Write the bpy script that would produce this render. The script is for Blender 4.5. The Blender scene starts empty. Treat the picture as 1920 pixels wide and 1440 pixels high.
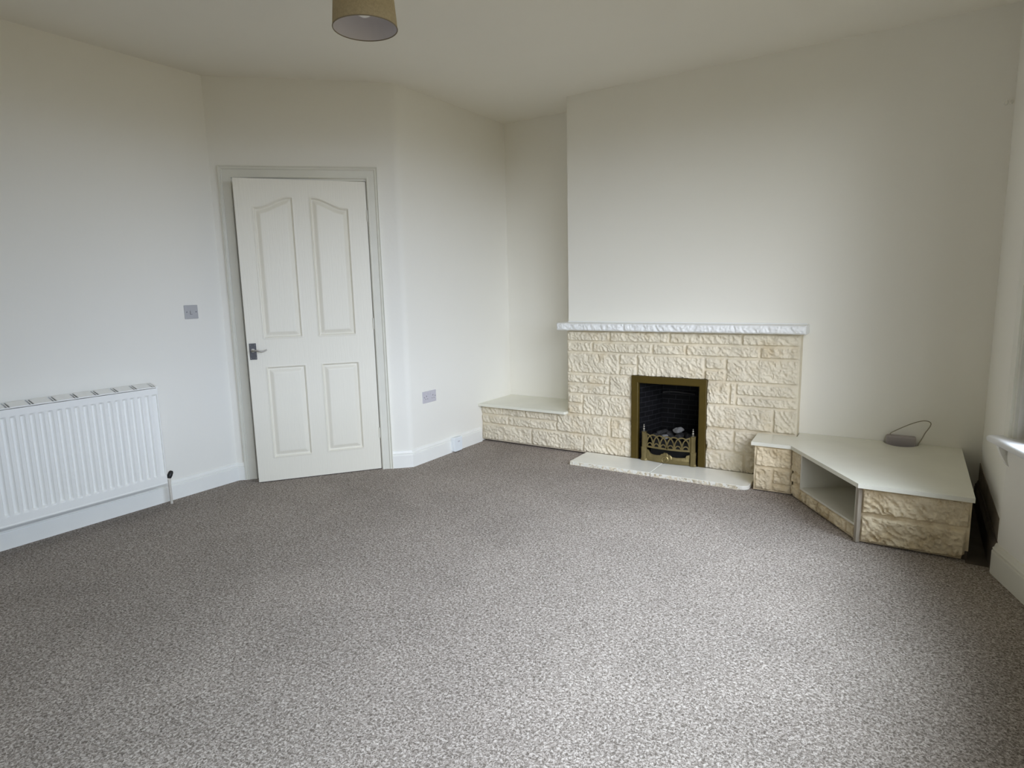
import bpy, bmesh, math, random
import numpy as np
from mathutils import Vector, Matrix

random.seed(4)
SC = bpy.context.scene
COL = SC.collection

# ------------------------------------------------------------------ camera
F_PX, YAW, PITCH, ROLL, CAM_H = 1161.5, 0.5759, -0.1537, -0.0241, 1.257
fw = Vector((-math.sin(YAW) * math.cos(PITCH), math.cos(YAW) * math.cos(PITCH), math.sin(PITCH)))
rt = Vector((math.cos(YAW), math.sin(YAW), 0.0))
up = rt.cross(fw)
rt2 = rt * math.cos(ROLL) + up * math.sin(ROLL)
up2 = -rt * math.sin(ROLL) + up * math.cos(ROLL)
cam_data = bpy.data.cameras.new('camera')
cam = bpy.data.objects.new('camera', cam_data)
COL.objects.link(cam)
cam.matrix_world = Matrix(((rt2.x, up2.x, -fw.x, 0.0), (rt2.y, up2.y, -fw.y, 0.0),
                           (rt2.z, up2.z, -fw.z, CAM_H), (0, 0, 0, 1)))
cam_data.sensor_width = 36.0
cam_data.lens = F_PX / 1920.0 * 36.0
cam_data.clip_start = 0.02
SC.camera = cam

# ------------------------------------------------------------------ world / daylight
# broken overcast sky: broad bright cloud banks (azimuth from -y towards +x, elevation, tightness, colour), dull ground below
CLOUDS = [((60, 5, 60), (12.6, 14.2, 17.4)), ((45, 30, 60), (13.2, 13.0, 16.6)), ((75, 45, 20), (26.6, 31.4, 36.4)), ((35, 12, 20), (12.2, 13.2, 14.2)),
          ((90, 5, 20), (6.2, 7.4, 9.6)), ((110, 60, 60), (5.0, 5.0, 5.0))]
GROUND = (0.62, 0.56, 0.34)
world = bpy.data.worlds.new('world')
SC.world = world
world.use_nodes = True
wn, wl = world.node_tree.nodes, world.node_tree.links
wn.clear()
w_out = wn.new('ShaderNodeOutputWorld')
w_bg = wn.new('ShaderNodeBackground')
w_tc = wn.new('ShaderNodeTexCoord')
w_sep = wn.new('ShaderNodeSeparateXYZ')
wl.new(w_tc.outputs['Generated'], w_sep.inputs[0])

def w_math(op, a, b):
    n = wn.new('ShaderNodeMath')
    n.operation = op
    for i, v in enumerate((a, b)):
        if isinstance(v, (int, float)):
            n.inputs[i].default_value = v
        else:
            wl.new(v, n.inputs[i])
    return n.outputs[0]

def w_scale(col, fac):
    n = wn.new('ShaderNodeVectorMath')
    n.operation = 'SCALE'
    n.inputs[0].default_value = col
    wl.new(fac, n.inputs['Scale'])
    return n.outputs[0]

w_hor = wn.new('ShaderNodeMapRange')            # soft skyline
w_hor.inputs['From Min'].default_value = -0.03
w_hor.inputs['From Max'].default_value = 0.05
wl.new(w_sep.outputs['Z'], w_hor.inputs['Value'])
w_sum = w_scale(GROUND, w_math('SUBTRACT', 1.0, w_hor.outputs[0]))
for (az, el, k), col in CLOUDS:
    az, el = math.radians(az), math.radians(el)
    dn = wn.new('ShaderNodeVectorMath')
    dn.operation = 'DOT_PRODUCT'
    dn.inputs[1].default_value = (math.sin(az) * math.cos(el), -math.cos(az) * math.cos(el), math.sin(el))
    wl.new(w_tc.outputs['Generated'], dn.inputs[0])
    lobe = w_math('EXPONENT', w_math('MULTIPLY', w_math('SUBTRACT', dn.outputs['Value'], 1.0), float(k)), 0.0)
    add = wn.new('ShaderNodeVectorMath')
    add.operation = 'ADD'
    wl.new(w_sum, add.inputs[0])
    wl.new(w_scale(col, w_math('MULTIPLY', lobe, w_hor.outputs[0])), add.inputs[1])
    w_sum = add.outputs[0]
w_bg.inputs['Strength'].default_value = 1.0
wl.new(w_sum, w_bg.inputs['Color'])
wl.new(w_bg.outputs[0], w_out.inputs['Surface'])

# ------------------------------------------------------------------ exposure
SC.view_settings.view_transform = 'Standard'
SC.view_settings.look = 'None'
SC.view_settings.gamma = 1.0
SC.view_settings.use_curve_mapping = False
SC.view_settings.exposure = 0.0
SC.cycles.use_denoising = True
SC.cycles.max_bounces = 14
SC.cycles.diffuse_bounces = 10
SC.cycles.transparent_max_bounces = 12
SC.cycles.sample_clamp_indirect = 8.0
SC.cycles.caustics_reflective = False
SC.cycles.caustics_refractive = False

# ------------------------------------------------------------------ room numbers
H = 2.611                       # ceiling
X_L = -3.829                    # wall with the radiator
PB = Vector((-3.829, 2.42, 0))  # concave corner, left of the door
PC = Vector((-2.978, 3.237, 0)) # convex corner, right of the door
X_S = -2.978                    # wall with the socket
Y_REC = 4.56                    # back of the recess
X_CB = -2.205                   # left side of the chimney breast
Y_CB = 4.21                     # face of the chimney breast
X_R = 0.365                     # short wall on the right
PW = Vector((0.363, 3.20, 0))   # where the window wall starts
WD = Vector((0.302, -0.953, 0)).normalized()
Y_BK = -1.60                    # wall behind the camera
# shallow bow: three facets, each with a window
BAY = [(PW, WD, 0.75)]
BAY.append((BAY[0][0] + BAY[0][1] * 0.75, Vector((0, -1, 0)), 2.00))
BAY.append((BAY[1][0] + BAY[1][1] * 2.00, Vector((-WD.x, WD.y, 0)), 1.10))
PWE = BAY[2][0] + BAY[2][1] * 1.10
WIN_Z0, WIN_Z1 = 0.605, 2.45
ED = (PC - PB).normalized()               # along the door wall
ND = Vector((ED.y, -ED.x, 0))             # out of the door wall into the room

# ------------------------------------------------------------------ materials
def new_mat(name):
    m = bpy.data.materials.new(name)
    m.use_nodes = True
    nt = m.node_tree
    return m, nt, nt.nodes['Principled BSDF']

def paint(name, col, rough=0.6, bump=0.0, bump_scale=60.0, var=0.0, var_scale=2.0, metallic=0.0, spec=0.5, stretch=None,
          stain=None, stain_scale=6.0, stain_at=(0.5, 0.75)):
    m, nt, b = new_mat(name)
    N, L = nt.nodes, nt.links
    b.inputs['Roughness'].default_value = rough
    b.inputs['Metallic'].default_value = metallic
    b.inputs['Specular IOR Level'].default_value = spec
    b.inputs['Base Color'].default_value = (*col, 1)
    tc = N.new('ShaderNodeTexCoord')
    src = tc.outputs['Object']
    if stretch:
        mp = N.new('ShaderNodeMapping')
        mp.inputs['Scale'].default_value = stretch
        L.new(src, mp.inputs['Vector'])
        src = mp.outputs[0]
    colour = None
    if var > 0:
        n = N.new('ShaderNodeTexNoise')
        n.inputs['Scale'].default_value = var_scale
        n.inputs['Detail'].default_value = 5
        L.new(src, n.inputs['Vector'])
        r = N.new('ShaderNodeValToRGB')
        r.color_ramp.elements[0].position = 0.3
        r.color_ramp.elements[0].color = tuple(c * (1 - var) for c in col) + (1,)
        r.color_ramp.elements[1].position = 0.7
        r.color_ramp.elements[1].color = tuple(min(1, c * (1 + var * 0.5)) for c in col) + (1,)
        L.new(n.outputs[0], r.inputs[0])
        colour = r.outputs[0]
        L.new(colour, b.inputs['Base Color'])
    if stain:
        n = N.new('ShaderNodeTexNoise')
        n.inputs['Scale'].default_value = stain_scale
        n.inputs['Detail'].default_value = 6
        n.inputs['Roughness'].default_value = 0.65
        L.new(src, n.inputs['Vector'])
        r = N.new('ShaderNodeMapRange')
        r.inputs['From Min'].default_value = stain_at[0]
        r.inputs['From Max'].default_value = stain_at[1]
        L.new(n.outputs[0], r.inputs['Value'])
        mx = N.new('ShaderNodeMix')
        mx.data_type = 'RGBA'
        L.new(r.outputs[0], mx.inputs['Factor'])
        if colour is not None:
            L.new(colour, mx.inputs['A'])
        else:
            mx.inputs['A'].default_value = (*col, 1)
        mx.inputs['B'].default_value = (*stain, 1)
        L.new(mx.outputs['Result'], b.inputs['Base Color'])
    if bump > 0:
        n = N.new('ShaderNodeTexNoise')
        n.inputs['Scale'].default_value = bump_scale
        n.inputs['Detail'].default_value = 4
        L.new(src, n.inputs['Vector'])
        bp = N.new('ShaderNodeBump')
        bp.inputs['Strength'].default_value = bump
        bp.inputs['Distance'].default_value = 0.004
        L.new(n.outputs[0], bp.inputs['Height'])
        L.new(bp.outputs[0], b.inputs['Normal'])
    return m

def carpet_mat():
    m, nt, b = new_mat('carpet')
    N, L = nt.nodes, nt.links
    b.inputs['Roughness'].default_value = 0.95
    b.inputs['Specular IOR Level'].default_value = 0.1
    tc = N.new('ShaderNodeTexCoord')
    n1 = N.new('ShaderNodeTexNoise')
    n1.inputs['Scale'].default_value = 130
    n1.inputs['Detail'].default_value = 3
    n1.inputs['Roughness'].default_value = 0.62
    n1.inputs['Distortion'].default_value = 0.9
    L.new(tc.outputs['Object'], n1.inputs['Vector'])
    r1 = N.new('ShaderNodeValToRGB')
    r1.color_ramp.elements[0].position = 0.38
    r1.color_ramp.elements[0].color = (0.150, 0.126, 0.106, 1)
    r1.color_ramp.elements[1].position = 0.64
    r1.color_ramp.elements[1].color = (0.560, 0.500, 0.450, 1)
    e = r1.color_ramp.elements.new(0.52)
    e.color = (0.345, 0.300, 0.262, 1)
    L.new(n1.outputs[0], r1.inputs[0])
    n2 = N.new('ShaderNodeTexNoise')          # trodden patches
    n2.inputs['Scale'].default_value = 2.1
    n2.inputs['Detail'].default_value = 4
    n2.inputs['Distortion'].default_value = 0.5
    L.new(tc.outputs['Object'], n2.inputs['Vector'])
    r2 = N.new('ShaderNodeMapRange')
    r2.inputs['From Min'].default_value = 0.3
    r2.inputs['From Max'].default_value = 0.7
    r2.inputs['To Min'].default_value = 0.88
    r2.inputs['To Max'].default_value = 1.06
    L.new(n2.outputs[0], r2.inputs['Value'])
    mx = N.new('ShaderNodeVectorMath')
    mx.operation = 'SCALE'
    L.new(r1.outputs[0], mx.inputs[0])
    L.new(r2.outputs[0], mx.inputs['Scale'])
    L.new(mx.outputs[0], b.inputs['Base Color'])
    bp = N.new('ShaderNodeBump')
    bp.inputs['Strength'].default_value = 0.8
    bp.inputs['Distance'].default_value = 0.006
    L.new(n1.outputs[0], bp.inputs['Height'])
    L.new(bp.outputs[0], b.inputs['Normal'])
    return m

def glass_mat():
    m = bpy.data.materials.new('window_glass')
    m.use_nodes = True
    N, L = m.node_tree.nodes, m.node_tree.links
    N.clear()
    o = N.new('ShaderNodeOutputMaterial')
    t = N.new('ShaderNodeBsdfTransparent')
    g = N.new('ShaderNodeBsdfGlossy')
    g.inputs['Roughness'].default_value = 0.02
    lw = N.new('ShaderNodeLayerWeight')
    pw = N.new('ShaderNodeMath')
    pw.operation = 'POWER'
    pw.inputs[1].default_value = 5.0
    fr = N.new('ShaderNodeMath')
    fr.operation = 'MULTIPLY_ADD'
    fr.inputs[1].default_value = 0.45
    fr.inputs[2].default_value = 0.03
    mx = N.new('ShaderNodeMixShader')
    L.new(lw.outputs['Facing'], pw.inputs[0])
    L.new(pw.outputs[0], fr.inputs[0])
    L.new(fr.outputs[0], mx.inputs[0])
    L.new(t.outputs[0], mx.inputs[1])
    L.new(g.outputs[0], mx.inputs[2])
    L.new(mx.outputs[0], o.inputs['Surface'])
    return m

def firebrick_mat():
    m, nt, b = new_mat('sooty_firebrick')
    N, L = nt.nodes, nt.links
    b.inputs['Roughness'].default_value = 0.7
    b.inputs['Specular IOR Level'].default_value = 0.15
    tc = N.new('ShaderNodeTexCoord')
    sp = N.new('ShaderNodeSeparateXYZ')
    L.new(tc.outputs['Object'], sp.inputs[0])
    ad = N.new('ShaderNodeMath')
    L.new(sp.outputs['X'], ad.inputs[0])
    L.new(sp.outputs['Y'], ad.inputs[1])
    cb = N.new('ShaderNodeCombineXYZ')
    L.new(ad.outputs[0], cb.inputs['X'])
    L.new(sp.outputs['Z'], cb.inputs['Y'])
    br = N.new('ShaderNodeTexBrick')
    br.inputs['Scale'].default_value = 14
    br.inputs['Mortar Size'].default_value = 0.03
    br.inputs['Row Height'].default_value = 0.5
    br.inputs['Brick Width'].default_value = 1.4
    br.inputs['Color1'].default_value = (0.004, 0.004, 0.0045, 1)
    br.inputs['Color2'].default_value = (0.006, 0.006, 0.007, 1)
    br.inputs['Mortar'].default_value = (0.022, 0.022, 0.024, 1)
    L.new(cb.outputs[0], br.inputs['Vector'])
    L.new(br.outputs['Color'], b.inputs['Base Color'])
    return m

M = {
    'wall': paint('matt_wall_paint', (0.84, 0.82, 0.755), 0.85, bump=0.12, bump_scale=45, var=0.015, var_scale=1.2, spec=0.25),
    'ceiling': paint('ceiling_paint', (0.83, 0.80, 0.715), 0.9, bump=0.1, bump_scale=30, var=0.03, var_scale=0.8, spec=0.2),
    'carpet': carpet_mat(),
    'gloss': paint('white_gloss_wood', (0.86, 0.855, 0.81), 0.32, bump=0.10, bump_scale=25, var=0.02, var_scale=8),
    'frame': paint('cream_gloss_wood', (0.745, 0.73, 0.645), 0.36, bump=0.12, bump_scale=25, var=0.03, var_scale=6),
    'door': paint('door_paint', (0.80, 0.765, 0.66), 0.42, bump=0.20, bump_scale=14, stretch=(9, 9, 0.7)),
    'stone': paint('cast_stone', (0.73, 0.665, 0.525), 0.8, bump=0.55, bump_scale=120, var=0.10, var_scale=7, spec=0.3,
                   stain=(0.58, 0.47, 0.29), stain_scale=5.0, stain_at=(0.52, 0.85)),
    'stone_worn': paint('worn_cast_stone', (0.74, 0.635, 0.445), 0.8, bump=0.7, bump_scale=120, var=0.14, var_scale=9, spec=0.3,
                        stain=(0.40, 0.29, 0.14), stain_scale=7.0, stain_at=(0.45, 0.75)),
    'stone_edge': paint('chipped_stone_edge', (0.74, 0.68, 0.53), 0.8, bump=0.6, bump_scale=150, var=0.3, var_scale=60, spec=0.3,
                        stain=(0.36, 0.29, 0.17), stain_scale=35, stain_at=(0.5, 0.7)),
    'mantel': paint('white_painted_stone', (0.84, 0.85, 0.84), 0.55, bump=0.3, bump_scale=120, spec=0.4),
    'sill': paint('satin_white_board', (0.78, 0.78, 0.77), 0.7, spec=0.25),
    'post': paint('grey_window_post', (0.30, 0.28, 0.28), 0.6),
    'slab': paint('polished_cream_slab', (0.77, 0.76, 0.66), 0.22, var=0.04, var_scale=5),
    'hearth_slab': paint('polished_hearth_slab', (0.80, 0.79, 0.71), 0.25, var=0.04, var_scale=5),
    'brass': paint('aged_brass', (0.30, 0.245, 0.115), 0.42, metallic=0.85, bump=0.15, bump_scale=60, var=0.2, var_scale=20),
    'brass_dull': paint('bronzed_brass', (0.084, 0.055, 0.004), 0.5, metallic=0.3, bump=0.1, bump_scale=60, var=0.10, var_scale=14),
    'soot': firebrick_mat(),
    'black': paint('black_metal', (0.012, 0.012, 0.012), 0.5),
    'coal': paint('dark_ceramic_coal', (0.026, 0.025, 0.024), 0.8, bump=0.6, bump_scale=80, var=0.4, var_scale=40),
    'ash': paint('ash_grey_coal', (0.20, 0.20, 0.195), 0.9, bump=0.6, bump_scale=80, var=0.5, var_scale=35),
    'radiator': paint('radiator_enamel', (0.89, 0.885, 0.845), 0.3, var=0.01),
    'slot': paint('dark_gap', (0.03, 0.028, 0.024), 0.8),
    'grey_plastic': paint('grey_plastic', (0.44, 0.44, 0.45), 0.35),
    'grey_dark': paint('dark_grey_marks', (0.16, 0.16, 0.17), 0.5),
    'lilac_plastic': paint('pale_grey_plastic', (0.56, 0.54, 0.58), 0.35),
    'white_plastic': paint('white_plastic', (0.82, 0.86, 0.88), 0.3),
    'niche': paint('white_painted_board', (0.66, 0.64, 0.56), 0.6, var=0.04, var_scale=5),
    'grey_trim': paint('worn_grey_edging', (0.34, 0.30, 0.24), 0.6, var=0.1, var_scale=12),
    'shade': paint('mustard_linen', (0.46, 0.375, 0.235), 0.9, bump=0.6, bump_scale=260, var=0.12, var_scale=120, spec=0.2),
    'shade_in': paint('white_shade_lining', (0.66, 0.63, 0.66), 0.6),
    'shade_rim': paint('shade_binding', (0.22, 0.18, 0.12), 0.8),
    'bulb': paint('opal_bulb_glass', (0.86, 0.84, 0.78), 0.25),
    'steel': paint('dull_steel', (0.085, 0.085, 0.088), 0.38, metallic=0.8, var=0.2, var_scale=60),
    'steel_lever': paint('satin_nickel', (0.34, 0.325, 0.29), 0.30, metallic=0.9),
    'shadow_board': paint('dark_shadow_board', (0.085, 0.066, 0.048), 0.8, var=0.3, var_scale=12),  # dark colour painted in where shadow falls around the corner unit
    'shadow_wall': paint('brown_shadow_wall', (0.23, 0.19, 0.14), 0.9, var=0.3, var_scale=9),  # brown that paints the gap's shadow onto the wall
    'cable': paint('grey_cable_sheath', (0.30, 0.27, 0.20), 0.6),
    'box_grey': paint('mauve_grey_plastic', (0.36, 0.32, 0.31), 0.5),
    'copper': paint('painted_pipe', (0.66, 0.62, 0.55), 0.4, var=0.1, var_scale=20),
    'glass': glass_mat(),
}

# ------------------------------------------------------------------ mesh helpers
def link_mesh(name, bm, mat, parent=None, smooth=False, bevel=0.0, angle=40, recalc=True):
    if recalc:
        bmesh.ops.recalc_face_normals(bm, faces=bm.faces)
    me = bpy.data.meshes.new(name)
    bm.to_mesh(me)
    bm.free()
    me.materials.append(mat)
    o = bpy.data.objects.new(name, me)
    COL.objects.link(o)
    if parent is not None:
        o.parent = parent
        o.matrix_parent_inverse = Matrix.Translation(parent.location).inverted() if parent.type == 'EMPTY' else Matrix.Identity(4)
    if smooth:
        for p in me.polygons:
            p.use_smooth = True
        try:
            me.set_sharp_from_angle(angle=math.radians(angle))
        except Exception:
            pass
    if bevel > 0:
        b = o.modifiers.new('bevel', 'BEVEL')
        b.width = bevel
        b.segments = 2
        b.limit_method = 'ANGLE'
        b.angle_limit = math.radians(40)
    return o

def tag(o, label, cat=None, group=None, kind=None):
    if label:
        o['label'] = label
    if cat:
        o['category'] = cat
    if group:
        o['group'] = group
    if kind:
        o['kind'] = kind
    return o

def empty(name, loc, label, cat, group=None, kind=None):
    o = bpy.data.objects.new(name, None)
    COL.objects.link(o)
    o.location = loc
    o.empty_display_size = 0.1
    return tag(o, label, cat, group, kind)

def box(bm, x0, x1, y0, y1, z0, z1, mtx=None):
    vs = [bm.verts.new((x, y, z)) for z in (z0, z1) for y in (y0, y1) for x in (x0, x1)]
    for f in ((0, 2, 3, 1), (4, 5, 7, 6), (0, 1, 5, 4), (2, 6, 7, 3), (0, 4, 6, 2), (1, 3, 7, 5)):
        bm.faces.new([vs[i] for i in f])
    if mtx is not None:
        bmesh.ops.transform(bm, matrix=mtx, verts=vs)
    return vs

def prism(bm, pts, z0, z1, mtx=None):
    a = [bm.verts.new((p[0], p[1], z0)) for p in pts]
    b = [bm.verts.new((p[0], p[1], z1)) for p in pts]
    bm.faces.new(a[::-1])
    bm.faces.new(b)
    n = len(pts)
    for i in range(n):
        bm.faces.new((a[i], a[(i + 1) % n], b[(i + 1) % n], b[i]))
    if mtx is not None:
        bmesh.ops.transform(bm, matrix=mtx, verts=a + b)
    return a + b

def lathe(bm, prof, seg=24, mtx=None, cap=True):
    rings = []
    for r, z in prof:
        if r < 1e-6:
            rings.append([bm.verts.new((0, 0, z))])
        else:
            rings.append([bm.verts.new((r * math.cos(2 * math.pi * k / seg), r * math.sin(2 * math.pi * k / seg), z)) for k in range(seg)])
    for a, b in zip(rings, rings[1:]):
        for k in range(seg):
            k2 = (k + 1) % seg
            if len(a) == 1 and len(b) == 1:
                continue
            if len(a) == 1:
                bm.faces.new((a[0], b[k2], b[k]))
            elif len(b) == 1:
                bm.faces.new((a[k], a[k2], b[0]))
            else:
                bm.faces.new((a[k], a[k2], b[k2], b[k]))
    if cap:
        for rg in (rings[0], rings[-1]):
            if len(rg) > 1:
                bm.faces.new(rg)
    vs = [v for rg in rings for v in rg]
    if mtx is not None:
        bmesh.ops.transform(bm, matrix=mtx, verts=vs)
    return vs

def tube(bm, pts, r, seg=10, radii=None, flat=1.0):
    pts = [Vector(p) for p in pts]
    n = len(pts)
    rings = []
    ref = Vector((0, 0, 1))
    for i, p in enumerate(pts):
        t = (pts[min(i + 1, n - 1)] - pts[max(i - 1, 0)]).normalized()
        a = t.cross(ref)
        if a.length < 1e-3:
            a = t.cross(Vector((1, 0, 0)))
        a.normalize()
        b = t.cross(a).normalized()
        rr = radii[i] if radii else r
        rings.append([bm.verts.new(p + a * rr * math.cos(2 * math.pi * k / seg) + b * rr * flat * math.sin(2 * math.pi * k / seg)) for k in range(seg)])
    for a, b in zip(rings, rings[1:]):
        for k in range(seg):
            bm.faces.new((a[k], a[(k + 1) % seg], b[(k + 1) % seg], b[k]))
    bm.faces.new(rings[0][::-1])
    bm.faces.new(rings[-1])

def smooth_path(pts, n=8):
    """Catmull-Rom through the points."""
    P = [Vector(p) for p in pts]
    P = [P[0] * 2 - P[1]] + P + [P[-1] * 2 - P[-2]]
    out = []
    for i in range(1, len(P) - 2):
        for k in range(n):
            t = k / n
            p0, p1, p2, p3 = P[i - 1], P[i], P[i + 1], P[i + 2]
            out.append(0.5 * ((2 * p1) + (p2 - p0) * t + (2 * p0 - 5 * p1 + 4 * p2 - p3) * t * t + (3 * p1 - p0 - 3 * p2 + p3) * t ** 3))
    out.append(P[-2])
    return out

def frame_mtx(origin, ex, ey, ez=Vector((0, 0, 1))):
    return Matrix(((ex.x, ey.x, ez.x, origin.x), (ex.y, ey.y, ez.y, origin.y), (ex.z, ey.z, ez.z, origin.z), (0, 0, 0, 1)))

M_DOORWALL = frame_mtx(PB, ED, ND)                       # x along the wall, y into the room
def facet_mtx(p, d):
    return frame_mtx(p, d, Vector((d.y, -d.x, 0)))

# ------------------------------------------------------------------ numpy noise
def _hash(ix, iy, seed):
    h = (ix.astype(np.int64) * 374761393 + iy.astype(np.int64) * 668265263 + seed * 1442695041) & 0xFFFFFFFF
    h = ((h ^ (h >> 13)) * 1274126177) & 0xFFFFFFFF
    return h ^ (h >> 16)

def perlin(x, y, seed=0):
    ix, iy = np.floor(x), np.floor(y)
    fx, fy = x - ix, y - iy
    ux, uy = fx * fx * fx * (fx * (fx * 6 - 15) + 10), fy * fy * fy * (fy * (fy * 6 - 15) + 10)
    def g(dx, dy):
        a = _hash(ix + dx, iy + dy, seed) / 4294967295.0 * 2 * np.pi
        return np.cos(a) * (fx - dx) + np.sin(a) * (fy - dy)
    return (g(0, 0) * (1 - ux) + g(1, 0) * ux) * (1 - uy) + (g(0, 1) * (1 - ux) + g(1, 1) * ux) * uy

def rock(u, v, seed=0):
    """Chiselled rock-face relief, roughly 0..1."""
    wu = u + 0.012 * perlin(u * 24, v * 24, seed + 5)
    wv = v + 0.012 * perlin(u * 24 + 7, v * 24, seed + 6)
    a = wu * 0.80 + wv * 0.60
    b = -wu * 0.60 + wv * 0.80
    n = 0.46 * (1 - np.abs(perlin(a * 31, b * 17, seed)) * 2.0)
    n += 0.26 * (1 - np.abs(perlin(a * 60 + 3, b * 41, seed + 1)) * 2.0)
    n += 0.34 * perlin(a * 16, b * 12, seed + 2) + 0.22 * perlin(a * 95, b * 70, seed + 3) + 0.10 * perlin(u * 170, v * 170, seed + 4)
    return n

def blocks_height(U, V, blocks, relief=0.009, rough=0.023, joint=0.011, seed=0):
    Hh = 0.0012 * perlin(U * 60, V * 60, seed + 9)
    for k, (u0, u1, v0, v1) in enumerate(blocks):
        wob = 0.0025 * perlin(U * 45, V * 45, seed + 40 + k)
        d = np.minimum(np.minimum(U - u0, u1 - U), np.minimum(V - v0, v1 - V)) - joint * 0.5 + wob
        s = np.clip(d / 0.007, 0, 1)
        s = s * s * (3 - 2 * s)
        Hh = np.where(d > 0, s * np.clip(relief + rough * (rock(U + k * 1.7, V + k * 0.9, seed) - 0.20), 0.002, 0.0248), Hh)
    return Hh

def relief_sheet(bm, origin, eu, ev, en, u0, u1, v0, v1, step, hfun, holes=(), back=0.02):
    """A height-field slab: front relief, side skirts down to `back` behind the joint plane."""
    nu, nv = max(2, int(round((u1 - u0) / step)) + 1), max(2, int(round((v1 - v0) / step)) + 1)
    us, vs = np.linspace(u0, u1, nu), np.linspace(v0, v1, nv)
    for hx0, hx1, hz0, hz1 in holes:           # snap grid lines to the holes
        for arr, vals in ((us, (hx0, hx1)), (vs, (hz0, hz1))):
            for q in vals:
                if arr[0] < q < arr[-1]:
                    arr[np.argmin(np.abs(arr - q))] = q
    U, V = np.meshgrid(us, vs)
    Hh = hfun(U, V)
    def inhole(u, v):
        return any(a < u < b and c < v < d for a, b, c, d in holes)
    grid = {}
    faces = []
    for j in range(nv - 1):
        for i in range(nu - 1):
            if not inhole((us[i] + us[i + 1]) / 2, (vs[j] + vs[j + 1]) / 2):
                faces.append((i, j))
    def vert(i, j):
        k = (i, j)
        if k not in grid:
            grid[k] = bm.verts.new(origin + eu * float(us[i]) + ev * float(vs[j]) + en * float(Hh[j, i]))
        return grid[k]
    for i, j in faces:
        bm.faces.new((vert(i, j), vert(i + 1, j), vert(i + 1, j + 1), vert(i, j + 1)))
    bm.edges.ensure_lookup_table()
    mine = set(grid.values())
    inv = {v: k for k, v in grid.items()}
    bnd = [e for e in bm.edges if e.is_boundary and e.verts[0] in mine and e.verts[1] in mine]
    bk = {}
    def bvert(v):
        if v not in bk:
            i, j = inv[v]
            bk[v] = bm.verts.new(origin + eu * float(us[i]) + ev * float(vs[j]) - en * back)
        return bk[v]
    for e in bnd:
        a, b = e.verts
        bm.faces.new((a, b, bvert(b), bvert(a)))

# ------------------------------------------------------------------ setting: floor, ceiling, walls
bm = bmesh.new()
WT = 0.07                       # timber-framed bay
FOOT = [(-5.6, Y_BK - 0.2), (PWE.x + 0.1, Y_BK - 0.2)] + [(p.x + WT + 0.02, p.y) for p in (PWE, BAY[2][0], BAY[1][0])] + [(PW.x + 0.12, PW.y), (X_R + 0.16, 4.9), (-5.6, 4.9)]
prism(bm, FOOT, -0.12, 0.0)
tag(link_mesh('floor', bm, M['carpet']), 'grey beige mottled twist pile carpet covering the whole floor', 'carpet', kind='structure')
bm = bmesh.new()
prism(bm, FOOT, H, H + 0.12)
tag(link_mesh('ceiling', bm, M['ceiling']), 'plain white painted plaster ceiling', 'ceiling', kind='structure')

T = 0.16
def wall(name, pts, label, holes_mesh=None):
    b = bmesh.new()
    prism(b, pts, 0.0, H)
    return tag(link_mesh(name, b, M['wall']), label, 'wall', kind='structure')

wall('wall_left', [(X_L, Y_BK), (X_L, PB.y), (X_L - T, PB.y + 0.07), (X_L - T, Y_BK)],
     'white painted wall behind the radiator with the light switch')
# door wall with its opening, and the rounded corner running into the socket wall
DS0, DS1, DZ1 = 0.131, 0.971, 1.990
R = 0.07
d_wall_end = (PC - PB).length
tl = R * math.tan(math.radians(22.0))
arc = []
c0 = PC - ED * tl
cen = c0 - ND * R
for k in range(17):
    t = k / 16
    a0 = math.atan2(ND.y, ND.x)
    a1 = 0.0
    a = a0 + (a1 - a0) * t
    arc.append((cen.x + R * math.cos(a), cen.y + R * math.sin(a)))
bm = bmesh.new()
box(bm, -0.02, DS0, -T, 0.0, 0, H, M_DOORWALL)
box(bm, DS0, DS1, -T, 0.0, DZ1, H, M_DOORWALL)
p1 = M_DOORWALL @ Vector((DS1, 0, 0))
p2 = M_DOORWALL @ Vector((DS1, -T, 0))
p3 = M_DOORWALL @ Vector((d_wall_end - 0.02, -T, 0))
prism(bm, [p1[:2]] + arc + [(X_S - T, arc[-1][1]), p3[:2], p2[:2]], 0, H)
tag(link_mesh('wall_door', bm, M['wall'], smooth=True, angle=30), 'white painted angled wall around the panelled door', 'wall', kind='structure')
wall('wall_socket', [arc[-1], (X_S, Y_REC), (X_S - T, Y_REC), (X_S - T, arc[-1][1])],
     'white painted wall with the double socket between door and recess')
wall('wall_recess', [(X_S - T, Y_REC), (X_CB, Y_REC), (X_CB, Y_REC + T), (X_S - T, Y_REC + T)],
     'white painted back wall of the recess left of the chimney breast')
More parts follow.
